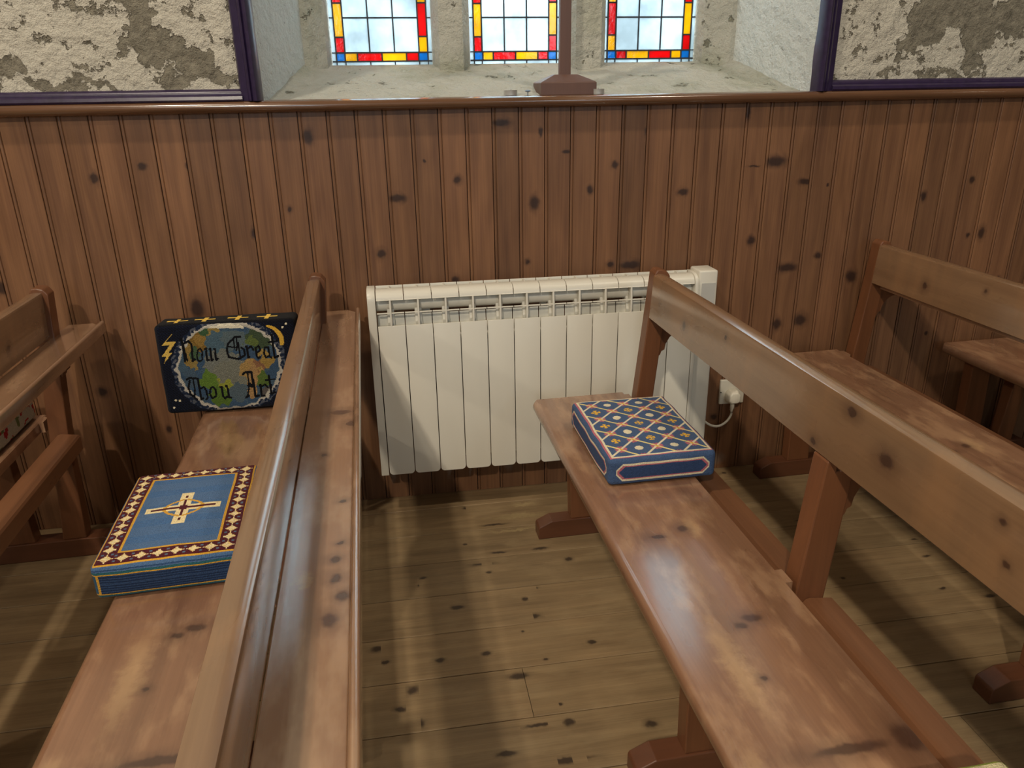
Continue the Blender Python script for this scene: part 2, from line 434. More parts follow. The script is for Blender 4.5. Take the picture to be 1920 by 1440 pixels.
# splayed reveals
bm = bmesh.new()
def quadstrip(bm, pts, z0, z1, nz=40, back=.06):
    cols = []
    for (x, y) in pts:
        cols.append([bm.verts.new((x+noise.noise(Vector((x*9, y*9, z0+(z1-z0)*k/nz*9)))*.003, y, z0+(z1-z0)*k/nz)) for k in range(nz+1)])
    for i in range(len(cols)-1):
        for k in range(nz): bm.faces.new([cols[i][k], cols[i+1][k], cols[i+1][k+1], cols[i][k+1]])
def curve_pts(x0, x1, n=12):
    out = []
    for i in range(n+1):
        t = i/n; y = -.002+(DY+.002)*t
        out.append((x0+(x1-x0)*(t*.82+.18*t**3), y))
    return out
for a, b, s in ((RX0, IX0, -1), (RX1, IX1, 1)):
    quadstrip(bm, curve_pts(a, b), RZ0, RZ1)
    quadstrip(bm, [(x+s*.012, y+.004) for x, y in curve_pts(a, b)], RZ0, RZ1)
bmesh.ops.recalc_face_normals(bm, faces=bm.faces[:])
tag(link('wall_reveal', bm, K['reveal'], smooth=True), kind='structure', label='smooth white splayed sides of the window recess')
# recess head (above the frame)
bm = bmesh.new(); add_box(bm, RX0, RX1, .0, .5, RZ1-.03, RZ1+.005)
tag(link('wall_reveal', bm, K['reveal']), kind='structure')
# stone surround: jambs, mullions, head and sloping sill
GYL = .445      # glass plane
LX = [(-.482, -.160), (-.036, .268), (.415, .735)]
ZS = 1.340
bm = bmesh.new()
def stone_col(poly): add_prism(bm, poly, ZS-.06, RZ1-.03, 'z')
stone_col([(IX0-.05, DY), (IX0+.016, DY), (LX[0][0]-.012, GYL-.035), (LX[0][0], GYL+.02), (LX[0][0], .6), (IX0-.05, .6)])
stone_col([(LX[0][1], .6), (LX[0][1], GYL+.015), (LX[0][1]+.006, GYL-.03), (-.142, DY), (-.066, DY), (LX[1][0]-.006, GYL-.03), (LX[1][0], GYL+.015), (LX[1][0], .6)])
stone_col([(LX[1][1], .6), (LX[1][1], GYL+.015), (LX[1][1]+.006, GYL-.03), (.300, DY), (.384, DY), (LX[2][0]-.006, GYL-.03), (LX[2][0], GYL+.015), (LX[2][0], .6)])
stone_col([(IX1+.05, .6), (LX[2][1], .6), (LX[2][1], GYL+.02), (LX[2][1]+.012, GYL-.035), (IX1-.016, DY), (IX1+.05, DY)])
add_box(bm, IX0-.05, IX1+.05, DY, .6, 2.3, RZ1-.03)
bmesh.ops.recalc_face_normals(bm, faces=bm.faces[:])
tag(link('window_surround', bm, K['stone']), kind='structure', label='pale stone jambs and mullions between the three leaded lights')
# sill slope grid, rough
bm = bmesh.new()
NXs, NYs = 150, 34
def sillz(x, t):
    y = .035+(.60-.035)*t
    yy = min(y, GYL+.0)
    u = (yy-.035)/(GYL-.035)
    z = 1.238+(ZS-1.238)*u**1.15
    # rises against the recess corners
    xl = RX0+(IX0-RX0)*min(1, y/DY); xr = RX1+(IX1-RX1)*min(1, y/DY)
    e = min(x-xl, xr-x)
    z += .03*max(0, 1-max(e, 0)/.07)**2*u
    z += (noise.noise(Vector((x*14, y*22, 1)))*.005+noise.noise(Vector((x*45, y*60, 4)))*.0028)*min(1, u*4)*(1 if y < GYL-.01 else .2)
    return y, z
grid = []
for j in range(NYs+1):
    row = []
    for i in range(NXs+1):
        t = j/NYs; y = .035+(.60-.035)*t
        xl = RX0+(IX0-RX0)*min(1, y/DY)-.012; xr = RX1+(IX1-RX1)*min(1, y/DY)+.012
        x = xl+(xr-xl)*i/NXs
        yy, z = sillz(x, t)
        row.append(bm.verts.new((x, yy, z)))
    grid.append(row)
for j in range(NYs):
    for i in range(NXs): bm.faces.new([grid[j][i], grid[j][i+1], grid[j+1][i+1], grid[j+1][i]])
bmesh.ops.recalc_face_normals(bm, faces=bm.faces[:])
# skirt so it is solid
for i in range(NXs):
    a, b = grid[0][i], grid[0][i+1]
    c = bm.verts.new((b.co.x, b.co.y, 1.2)); d = bm.verts.new((a.co.x, a.co.y, 1.2)); bm.faces.new([b, a, d, c])
tag(link('window_sill', bm, K['stone'], smooth=True), kind='structure', label='rough sloping whitewashed sill below the leaded lights')

# panelling: tongue and groove boards with a bead
bm = bmesh.new(); lay, lkn, lkr = knot_layers(bm)
PW = .0763; X0 = -1.2457; rr = random.Random(11)
i0 = int((GX0-X0)/PW)-1; i1 = int((GX1-X0)/PW)+1
for i in range(i0, i1):
    x = X0+i*PW; w = PW
    r = rr.random(); dy = rr.uniform(0, .0012)
    g = .0009
    prof = [(x-.005+g, .006), (x-.005+g, .0015+dy), (x-.0035, dy-.0005), (x-.0005, dy-.0011), (x+.0025, dy-.0005), (x+.0042, .0015+dy), (x+.0042, .0034), (x+.0056, .0034),
            (x+.0056, .001+dy), (x+.0072, dy), (x+w-.005-g-.0012, dy), (x+w-.005-g, .0015+dy), (x+w-.005-g, .006)]
    ks = [k for k in WK if x <= k[0] < x+w]
    for _ in range(rr.choice([0, 0, 1, 1])):
        kz = rr.uniform(.08, 1.18)
        if all(abs(kz-k[1]) > .12 for k in ks): 
            s_ = rr.uniform(.003, .008); ks.append((x+rr.uniform(.012, w-.012), kz, s_, s_*1.2))
    prev = None; NS = 24
    for j in range(NS+1):
        z = .001+1.213*j/NS
        cur = [bm.verts.new((p, q, z)) for p, q in prof]
        if prev:
            zm = z-1.213/NS/2
            kk = min(ks, key=lambda k: abs(k[1]-zm)) if ks else (99, 99, .01, .01)
            for k in range(len(prof)-1):
                f = bm.faces.new([prev[k], prev[k+1], cur[k+1], cur[k]]); f[lay] = r
                f[lkn] = Vector((kk[0], 0, kk[1])); f[lkr] = Vector((1/kk[2], 0, 1/kk[3]))
        prev = cur
n0 = len(bm.faces)
add_box(bm, GX0, GX1, .006, .0135, 0, 1.222)
bmesh.ops.recalc_face_normals(bm, faces=bm.faces[:])
tag(link('trim_1', bm, K['panel']), kind='structure', label='brown varnished tongue and groove pine wall panelling with dark knots')

# dado rail with half-round nosing and the flat ledge behind it
bm = bmesh.new()
prof = [(.036, 1.2145), (-.004, 1.2145), (-.010, 1.2120), (-.020, 1.2125), (-.030, 1.2165), (-.036, 1.2245), (-.035, 1.2325), (-.029, 1.2385), (-.018, 1.2415), (.036, 1.2420)]
add_prism(bm, prof, GX0, GX1, 'x', segs=60, wob=.0012)
bmesh.ops.recalc_face_normals(bm, faces=bm.faces[:])
tag(link('trim_2', bm, K['rail'], smooth=True, autosmooth=50), kind='structure', label='rounded brown timber rail capping the panelling')
# ledge inside the recess
bm = bmesh.new(); add_box(bm, RX0, RX1, .034, .17, 1.205, 1.2425); finish(bm, .002)
tag(link('trim_3', bm, K['rail']), kind='structure', label='flat timber ledge inside the window recess')

# purple mouldings
def hmould(x0, x1, n):
    bm = bmesh.new()
    prof = [(-.004, 1.2415), (-.022, 1.2415), (-.026, 1.246), (-.024, 1.254), (-.017, 1.259), (-.017, 1.262), (-.013, 1.268), (-.006, 1.271), (-.004, 1.272)]
    add_prism(bm, prof, x0, x1, 'x'); bmesh.ops.recalc_face_normals(bm, faces=bm.faces[:])
    tag(link(n, bm, K['purple'], smooth=True, autosmooth=40), kind='structure', label='dark purple gloss moulding along the foot of the plaster')
hmould(GX0, -.697, 'trim_4'); hmould(.986, GX1, 'trim_5')
def vmould(xo, xi, n, lab):
    # xo: plaster side, xi: recess side; profile in (x,y)
    bm = bmesh.new()
    L = xi-xo
    prof = [(xo, -.003), (xo+.02*L, -.012), (xo+.10*L, -.018), (xo+.40*L, -.022), (xo+.46*L, -.028), (xo+.56*L, -.031), (xo+.62*L, -.026),
            (xo+.70*L, -.034), (xo+.84*L, -.037), (xo+.95*L, -.030), (xo+1.02*L, -.018), (xo+1.03*L, .02), (xo, .02)]
    add_prism(bm, prof, 1.2415, 2.6, 'z'); bmesh.ops.recalc_face_normals(bm, faces=bm.faces[:])
    tag(link(n, bm, K['purple'], smooth=True, autosmooth=40), kind='structure', label=lab)
vmould(-.704, -.650, 'trim_6', 'upright purple gloss moulding at the left edge of the recess')
vmould(.992, .937, 'trim_7', 'upright purple gloss moulding at the right edge of the recess')

# leaded windows
def window(n, x0, x1, lspec, bspec, rspec, lab):
    """columns: clear strip, coloured border, three clear, coloured border, clear strip"""
    W = x1-x0
    cs, cb = .042*W, .088*W
    X = [x0, x0+cs, x0+cs+cb]; inner = W-2*(cs+cb)
    X += [X[2]+inner/3, X[2]+2*inner/3, X[2]+inner, x1-cs, x1]
    z0 = ZS-.002; zb = z0+.013; zt = zb+.026
    y = GYL+.012
    bm = bmesh.new(); bl = bmesh.new()
    def pane(a, b, c, d, mi): add_box(bm, a, b, y, y+.003, c, d, mi)
    def leadv(x, c, d, w=.0042): add_box(bl, x-w/2, x+w/2, y-.0025, y+.0055, c, d)
    def leadh(z, a, b, w=.0044): add_box(bl, a, b, y-.0020, y+.0050, z-w/2, z+w/2)
    top = 2.3
    # bottom clear strip
    pane(x0, x1, z0-.004, zb, 0); leadh(zb, x0, x1)
    for q in X[1:-1]: leadv(q, z0-.004, zb, .0032)
    # bottom coloured row
    a0, a1 = X[1], X[6]
    ws = bspec
    tot = sum(w for w, _ in ws); x = a0
    for k, (w, c) in enumerate(ws):
        xn = x+(a1-a0)*w/tot
        pane(x, xn, zb, zt, c)
        if k: leadv(x, zb, zt)
        x = xn
    leadh(zt, a0, a1)
    pane(x0, X[1], zb, zt, 0); pane(X[6], x1, zb, zt, 0); leadh(zt, x0, X[1], .0032); leadh(zt, X[6], x1, .0032)
    leadv(X[1], zb, top); leadv(X[6], zb, top); leadv(X[2], zt, top); leadv(X[5], zt, top); leadv(X[3], zt, top); leadv(X[4], zt, top)
    def side(xa, xb, spec):
        z = zt; k = 0
        while z < top:
            h, c = spec[k % len(spec)]
            h = min(h, top-z)
            pane(xa, xb, z, z+h, c); leadh(z+h, xa, xb); z += h; k += 1
    side(X[1], X[2], lspec); side(X[5], X[6], rspec)
    z = zt; k = 0
    while z < top:
        h = min(.102, top-z)
        for q in (2, 3, 4): pane(X[q], X[q+1], z, z+h, 0)
        pane(x0, X[1], z, z+h, 0); pane(X[6], x1, z, z+h, 0)
        leadh(z+h, X[2], X[5]); leadh(z+h, x0, X[1], .0034); leadh(z+h, X[6], x1, .0034)
        z += h
    w = link(n, bm, G); tag(w, kind='structure', label=lab)
    link('window_leading', bl, K['lead'], w)
    return w
R_, Y_, B_ = 1, 2, 3
window('window_1', LX[0][0]+.001, LX[0][1]-.001, [(.046, R_), (.098, Y_)], [(9,B_),(13,Y_),(26,R_),(26,Y_),(13,R_),(10,B_)], [(.047, Y_), (.098, R_)], 'left leaded light, clear panes with red and yellow border, red upper right')
window('window_2', LX[1][0]+.001, LX[1][1]-.001, [(.045, R_), (.098, Y_)], [(10,B_),(12,Y_),(26,R_),(26,Y_),(12,R_),(10,B_)], [(.049, R_), (.098, Y_)], 'middle leaded light with yellow above red in both borders')
window('window_3', LX[2][0]+.001, LX[2][1]-.001, [(.048, Y_), (.098, R_)], [(10,B_),(12,R_),(26,Y_),(26,R_),(12,Y_),(10,B_)], [(.048, R_), (.098, Y_)], 'right leaded light, red upper left and yellow upper right')

# the rest of the room shell
bm = bmesh.new(); add_box(bm, GX0-.1, GX0, GY, .62, 0, 4.8); tag(link('wall_left', bm, K['cleanwall']), kind='structure')
bm = bmesh.new(); add_box(bm, GX1, GX1+.1, GY, .62, 0, 4.8); tag(link('wall_right', bm, K['cleanwall']), kind='structure')
bm = bmesh.new(); add_box(bm, GX0-.1, GX1+.1, GY-.1, GY, 0, 4.8); tag(link('wall_front', bm, K['cleanwall']), kind='structure')
bm = bmesh.new(); add_box(bm, GX0-.1, GX1+.1, GY-.1, .62, 4.8, 4.9); tag(link('ceiling', bm, K['roof']), kind='structure')

# ------------------------------------------------------------------ pews (pew-local frame, then placed)
def lean(z): return (z-.43)*.092          # back posts lean away from the sitter
YE = -.255
def pew(label, dx, dy, rz, spans, end=-2.3, seat_dx=0.0):
    """spans: y of near faces of the frames (first is the wall end)."""
    piv = Vector((.36, -.30, 0))
    root = empty('pew', (piv.x+dx, piv.y+dy, 0), rz)
    tag(root, label, 'pew')
    def add(name, bm, m, par=root, **k):
        bmesh.ops.translate(bm, verts=bm.verts[:], vec=(-piv.x, -piv.y, 0))
        o = link(name, bm, m, par, **k)
        # keep texture space in the common pew frame: shift the mesh back and the object forward
        o.data.transform(Matrix.Translation(piv)); o.location = -piv if par is root else (0, 0, 0)
        return o
    y_end = end
    TY = .045
    # seat plank: rounded nosing at the front, small ears at the posts
    bm = bmesh.new()
    f0, f1, zt, zb = .030, .303, .43, .398
    prof = []
    for k in range(9):
        a = PI/2+PI*k/8
        prof.append((f0+.016+.016*math.cos(a), zb+.016+.016*math.sin(a)))
    prof += [(f1-.002, zb), (f1, zb+.002), (f1, zt-.003), (f1-.003, zt)]
    yw = spans[0]+TY+.012
    rings = add_prism(bm, prof, yw, y_end, 'y', segs=24)
    # clip the wall-side front corner
    for v in rings[0]:
        if v.co.x < f0+.02: v.co.y -= .018*(1-(v.co.x-f0)/.02)
    bmesh.ops.recalc_face_normals(bm, faces=bm.faces[:])
    for ys in spans:
        add_box(bm, f1-.004, f1+.012, ys+.002, ys+TY-.004, zb+.001, zt-.0006)
    add('seat', bm, K['seat'], smooth=True, autosmooth=35)
    # backrest board
    bm = bmesh.new()
    zt, zb, th = .790, .667, .034
    xt, xb = .357, .349
    prof = [(xb, zb+.002), (xb+.002, zb), (xb+th-.002, zb), (xb+th, zb+.002), (xt+th, zt-.0075), (xt+th-.0020, zt-.0030), (xt+th-.0075, zt-.0004), (xt+.0120, zt), (xt+.0012, zt-.0042), (xt, zt-.0070)]
    add_prism(bm, prof, spans[0]-.0005, y_end, 'y', segs=40, wob=.0006)
    bmesh.ops.recalc_face_normals(bm, faces=bm.faces[:])
    add('backrest', bm, K['back'], smooth=True, autosmooth=35)
    # book shelf with raised lip
    bm = bmesh.new()
    s0, s1, sz, sb = xb+th+.0005, .474, .665, .646
    ysh = spans[0]+TY+.085
    poly = [(s0+.004, ysh-.002), (s1-.022, ysh), (s1, ysh-.028), (s1, y_end), (s0, y_end), (s0, spans[0]+TY+.01)]
    vt = [bm.verts.new((a, b, sz)) for a, b in poly]; vb = [bm.verts.new((a, b, sb)) for a, b in poly]
    bm.faces.new(vt); bm.faces.new(vb[::-1])
    for i in range(len(poly)):
        j = (i+1) % len(poly); bm.faces.new([vt[i], vb[i], vb[j], vt[j]])
    finish(bm, .0015)
    sh = add('shelf', bm, K['shelf'])
    bm = bmesh.new()
    r = .0065
    prof = [(s1+.0005, sz-.022), (s1+2*r-.001, sz-.022), (s1+2*r, sz-.019)]+[(s1+r+r*math.cos(PI*k/8), sz+.004+r*math.sin(PI*k/8)) for k in range(9)]
    prof[-1] = (s1+.0005, sz+.003)
    rg = add_prism(bm, prof, ysh-.020, y_end, 'y', segs=30, wob=.0004)
    bmesh.ops.recalc_face_normals(bm, faces=bm.faces[:])
    add('shelf_lip', bm, K['shelf'], par=sh, smooth=True, autosmooth=50)
    # frames
    for k, ys in enumerate(spans):
        y0, y1 = ys, ys+TY
        # foot
        bm = bmesh.new()
        poly = [(.037, 0), (.425, 0), (.425, .038), (.398, .058), (.078, .058), (.040, .040), (.037, .034)]
        add_prism(bm, poly, y0-.004, y1+.002, 'y'); finish(bm, .0025)
        add('foot', bm, K['foot'])
        # front leg
        bm = bmesh.new()
        add_prism(bm, [(.137, .0575), (.215, .0575), (.200, .398), (.128, .398)], y0+.001, y1-.002, 'y'); finish(bm, .0025)
        add('leg', bm, K['post'])
        # back post
        bm = bmesh.new()
        w = .048 if k == 0 else .060
        def xf(z): return .326+lean(z)
        if k == 0:
            top = .800
            poly = [(xf(.0575)-.004, .0575), (xf(.0575)+w+.012, .0575), (xf(.3)+w, .3), (xf(.60)+w, .60), (xf(top)+w-.004, top-.018), (xf(top)+w-.014, top-.004), (xf(top)+w-.028, top), (xf(top)+.008, top), (xf(top), top-.010), (xf(.6), .6)]
        else:
            top = .775
            poly = [(xf(.0575)-.004, .0575), (xf(.0575)+w+.012, .0575), (xf(.3)+w, .3), (xf(.60)+w, .60), (xb+th+.001+.006, .6455), (xb+th+.001, .6455),
                    (xb+th+.001, .6455), (xb+th+.001, .6665), (xf(.6665), .6665), (xf(.3), .3)]
            poly = [(xf(.0575)-.004, .0575), (xf(.0575)+w+.012, .0575), (xf(.3)+w, .3), (xf(.60)+w-.004, .60), (xf(.645)+w-.006, .6455), (xf(.6665)+.02, .6455), (xf(.6665)+.02, .6665), (xf(.6665), .6665), (xf(.4), .4)]
        add_prism(bm, poly, y0+.0005, y1-.0005, 'y'); finish(bm, .003)
        add('post', bm, K['post'])
        # ogee bracket below the shelf
        bm = bmesh.new()
        bx = xf(.6)+w-.004 if k else xf(.6)+w-.002
        ext = .462-bx
        pts = [(bx, .6455), (bx+ext, .6455), (bx+ext, .632), (bx+ext*.86, .630), (bx+ext*.84, .622), (bx+ext*.60, .618), (bx+ext*.38, .606), (bx+ext*.24, .588), (bx+ext*.20, .570), (bx+ext*.08, .566), (bx+ext*.04, .556), (bx-.002, .552)]
        add_prism(bm, pts, y0+.006, y1-.008, 'y'); finish(bm, .0015)
        add('bracket', bm, K['post'])
    # stretchers between the frames, one piece per bay
    for k in range(len(spans)-1):
        bm = bmesh.new()
        a, b = spans[k]-.0005, spans[k+1]+TY+.0005
        x0 = .336
        prof = [(x0, .338), (x0+.060, .338), (x0+.064, .342), (x0+.064, .380), (x0+.060, .385), (x0+.016, .391), (x0+.008, .389), (x0, .378)]
        add_prism(bm, prof, a, b, 'y'); bmesh.ops.recalc_face_normals(bm, faces=bm.faces[:])
        add('stretcher', bm, K['stretcher'], smooth=True, autosmooth=35)
    return root
pew('brown pine pew at the far left edge with a cream floral kneeler on its seat', -1.627, .150, .028, [-.325, -1.215, -2.05])
pew('brown pine pew left of the radiator with shiny worn book shelf', -.924, .140, .026, [-.325, -1.215, -2.05])
pew('brown pine pew in front of the radiator with a diamond pattern kneeler on its seat', 0, 0, .020, [-.325, -1.208, -2.05])
pew('dark brown pine pew behind the wall socket with empty seat', .815, .232, .020, [-.325, -1.37, -2.2])
pew('far right brown pine pew showing only the end of its seat', 1.462, .232, .020, [-.325, -1.37, -2.2])

# ------------------------------------------------------------------ kneelers
def kneeler(name, L, W, H, colf, cell=.0025, r=.012, bulge=.004):
    """box L (x) x W (y) x H (z), base at z=0, centred in x,y. colf(face,u,v,Lu,Lv) -> colour; u,v metres from face corner"""
    bm = bmesh.new(); cl = bm.loops.layers.float_color.new('stitch')
    faces = {'top': ((-L/2, -W/2, H), (1,0,0), (0,1,0), L, W), 'near': ((-L/2, -W/2, 0), (1,0,0), (0,0,1), L, H),
             'far': ((L/2, W/2, 0), (-1,0,0), (0,0,1), L, H), 'left': ((-L/2, W/2, 0), (0,-1,0), (0,0,1), W, H),
             'right': ((L/2, -W/2, 0), (0,1,0), (0,0,1), W, H), 'bottom': ((-L/2, W/2, 0), (1,0,0), (0,-1,0), L, W)}
    def shape(p):
        q = Vector((max(-L/2+r, min(L/2-r, p.x)), max(-W/2+r, min(W/2-r, p.y)), max(r, min(H-r, p.z))))
        d = p-q
        if d.length > 1e-9: p = q+d.normalized()*r
        # soft stuffing
        ex = 1-(2*p.x/L)**2; ey = 1-(2*p.y/W)**2; ez = 1-((p.z-H/2)*2/H)**2
        n = noise.noise(p*18)*.0016
        if p.z > H*.5: p.z += bulge*max(ex, 0)*max(ey, 0)*((p.z-H*.5)/(H*.5))+n*.7
        p.x += math.copysign(bulge*.8*max(ez, 0)*max(ey, 0)*abs(2*p.x/L)**6, p.x)+n
        p.y += math.copysign(bulge*.8*max(ez, 0)*max(ex, 0)*abs(2*p.y/W)**6, p.y)+n
        return p
    for fn, (o, ua, va, Lu, Lv) in faces.items():
        cc = cell if fn != 'bottom' else .03
        nu, nv = max(2, round(Lu/cc)), max(2, round(Lv/cc))
        o = Vector(o); ua = Vector(ua); va = Vector(va)
        V = [[bm.verts.new(shape(o+ua*Lu*i/nu+va*Lv*j/nv)) for i in range(nu+1)] for j in range(nv+1)]
        for j in range(nv):
            for i in range(nu):
                f = bm.faces.new([V[j][i], V[j][i+1], V[j+1][i+1], V[j+1][i]]); f.smooth = True
                c = colf(fn, (i+.5)*Lu/nu, (j+.5)*Lv/nv, Lu, Lv)
                for l in f.loops: l[cl] = c
    bmesh.ops.remove_doubles(bm, verts=bm.verts[:], dist=1e-5)
    bmesh.ops.recalc_face_normals(bm, faces=bm.faces[:])
    return link(name, bm, K['wool'])

NAVY = rgb(72,96,136); NAVY2 = rgb(54,76,118); CREAM = rgb(240,228,196); PINK = rgb(196,112,124); GOLD = rgb(240,190,70); PYEL = rgb(244,226,150)
def diamond_col(fn, u, v, Lu, Lv):
    if fn == 'top':
        e = min(u, v, Lu-u, Lv-v)
        if e < .006: return NAVY
        if e < .010: return PINK
        if e < .0135: return CREAM
        p = .0845
        x = (u-(Lu/2)) ; y = v-Lv/2
        a = (x+y) % p; b = (x-y) % p
        da = abs(a-p/2); db = abs(b-p/2)
        if da < .0050 and db < .0050: return GOLD
        cr = max(da, db)
        line = min(da, db)
        # flower petals at the crossings
        if line < .0036: return PYEL if da < db else CREAM
        if line < .0120 and cr < .0185: return PINK
        # cell centres : (x,y) with a~0 and b~0
        ca = a if a < p/2 else a-p; cb = b if b < p/2 else b-p
        xx = (ca+cb)/2; yy = (ca-cb)/2
        col = round((x-xx)/(p/2)); 
        if col % 2 == 0:
            # gold fleury cross
            ax, ay = abs(xx), abs(yy)
            if (ax < .0022 and ay < .0115) or (ay < .0022 and ax < .0115): return GOLD
            if (abs(ax-.0085) < .0022 and ay < .0050) or (abs(ay-.0085) < .0022 and ax < .0050): return GOLD
        else:
            if abs(xx)+abs(yy) < .0135 and max(abs(xx), abs(yy)) < .0100: return CREAM
        return NAVY
    if fn == 'bottom': return rgb(110,100,84)
    # side cartouche
    m = .016; ch = .016
    x = u; y = v
    def octd(ins):
        x0, x1, y0, y1 = ins, Lu-ins, ins*.72, Lv-ins*.72
        if x < x0 or x > x1 or y < y0 or y > y1: return -1
        d = min(x-x0, x1-x, y-y0, y1-y)
        c = min(x-x0, x1-x)+min(y-y0, y1-y)-ch
        return min(d, c*.707)
    d = octd(m)
    if d < 0: return NAVY
    if d < .0042: return CREAM
    if d < .0082: return PINK
    k = (v % .0046)
    return NAVY2 if k > .0014 else rgb(34,52,90)
BL = rgb(84,116,158); BL2 = rgb(52,82,124); MAR = rgb(84,22,36); GLD = rgb(224,170,62); CRM = rgb(248,228,176); TEAL = rgb(50,110,120); GRYB = rgb(96,116,140)
def cross_col(fn, u, v, Lu, Lv):
    if fn == 'top':
        e = min(u, v, Lu-u, Lv-v)
        if e < .003: return BL
        if e < .0065: return GLD
        bw = .039
        if e > bw+.0035:
            x, y = u-Lu/2, v-Lv/2
            # celtic cross, long arm along v
            ax, ay = abs(x), abs(y)
            inarm = (ax < .0125 and ay < .060) or (ay < .0105 and ax < .069)
            core = (ax < .0034 and ay < .050) or (ay < .0030 and ax < .060) or (ax < .0070 and ay < .0075)
            ring = abs(math.hypot(ax, ay*1.12)*.55+(ax+ay*1.12)*.36-.0345) < .0030
            gap = (ax < .0034 and abs(ay-.036) < .003)
            if gap: return CRM
            if core: return MAR
            if ring: return GLD
            if inarm: return CRM
            return BL if (v % .005) > .001 else rgb(66,108,160)
        if e > bw: return GLD
        # maroon band with stars
        mid = .0065+(bw-.0065)/2
        cu, cv = u, v
        if min(v, Lv-v) < min(u, Lu-u): s, tt = u, min(v, Lv-v); T_ = Lu
        else: s, tt = v, min(u, Lu-u); T_ = Lv
        n = round((T_-2*mid)/.0290); q = (T_-2*mid)/n
        sx = (s-mid+q/2) % q-q/2; sy = tt-mid
        ax, ay = abs(sx), abs(sy)
        if (ax**.7+ay**.7) < .0128**.7*1.05 or max(ax, ay) < .0052: return CRM if ax+ay < .006 or (int(u/.0025)+int(v/.0025)) % 3 else rgb(236,196,120)
        if abs(ax-q/2) < .0024 and abs(ay-.0085) < .0022: return GRYB
        return MAR
    if fn == 'bottom': return BL2
    # ribbed sides
    if v > Lv-.013: return BL if (v % .0042) > .0012 else BL2
    if v > Lv-.0165: return TEAL
    if v > Lv-.020: return GLD
    if v < .006: return rgb(60,96,130)
    if v < .009: return TEAL
    if v < .0125: return GLD
    if u < .008 or u > Lu-.008: return rgb(52,92,120)
    if u < .0115 or u > Lu-.0115: return GLD
    return rgb(52,76,114) if (v % .0044) > .0016 else rgb(30,50,84)
def floral_col(fn, u, v, Lu, Lv):
    b = CREAM if False else rgb(196,190,166)
    n = noise.noise(Vector((u*38, v*38, hash(fn) % 7 if False else len(fn))))
    n2 = noise.noise(Vector((u*30+9, v*30, 3+len(fn))))
    if n > .36: return rgb(176,36,34)
    if n2 > .34: return rgb(112,124,70)
    return b
def green_col(fn, u, v, Lu, Lv):
    e = min(u, v, Lu-u, Lv-v)
    if e < .006: return rgb(150,160,70)
    if fn == 'top' and abs(u-Lu/2) < .012 or abs(v-Lv/2) < .012: return rgb(190,150,70)
    return rgb(232,222,176)

def place(o, x, y, z, rz=0.0, rx=0.0):
    o.location = (x, y, z); o.rotation_euler = (rx, 0, rz)
GR = 'embroidered kneelers lying on the pew seats'
k1 = kneeler('kneeler', .252, .345, .066, diamond_col, cell=.0024)
place(k1, .2275, -.638, .4305, .012)
tag(k1, 'navy kneeler with yellow diamond lattice and white dots, in front of the radiator', 'kneeler', GR)
k2 = kneeler('kneeler', .250, .352, .068, cross_col, cell=.0024)
place(k2, -.776, -.862, .4305, .045)
tag(k2, 'blue kneeler with cream cross and maroon star border, lying on a seat', 'kneeler', GR)
k4 = kneeler('kneeler', .235, .34, .076, floral_col, cell=.005)
place(k4, -1.457, -.30, .4305, .028)
tag(k4, 'cream kneeler with red flowers under the shelf of the far left pew', 'kneeler', GR)
k5 = kneeler('kneeler', .255, .33, .066, green_col, cell=.006)
place(k5, .232, -1.828, .4305, .02)
tag(k5, 'cream kneeler edged in green at the very bottom right', 'kneeler', GR)

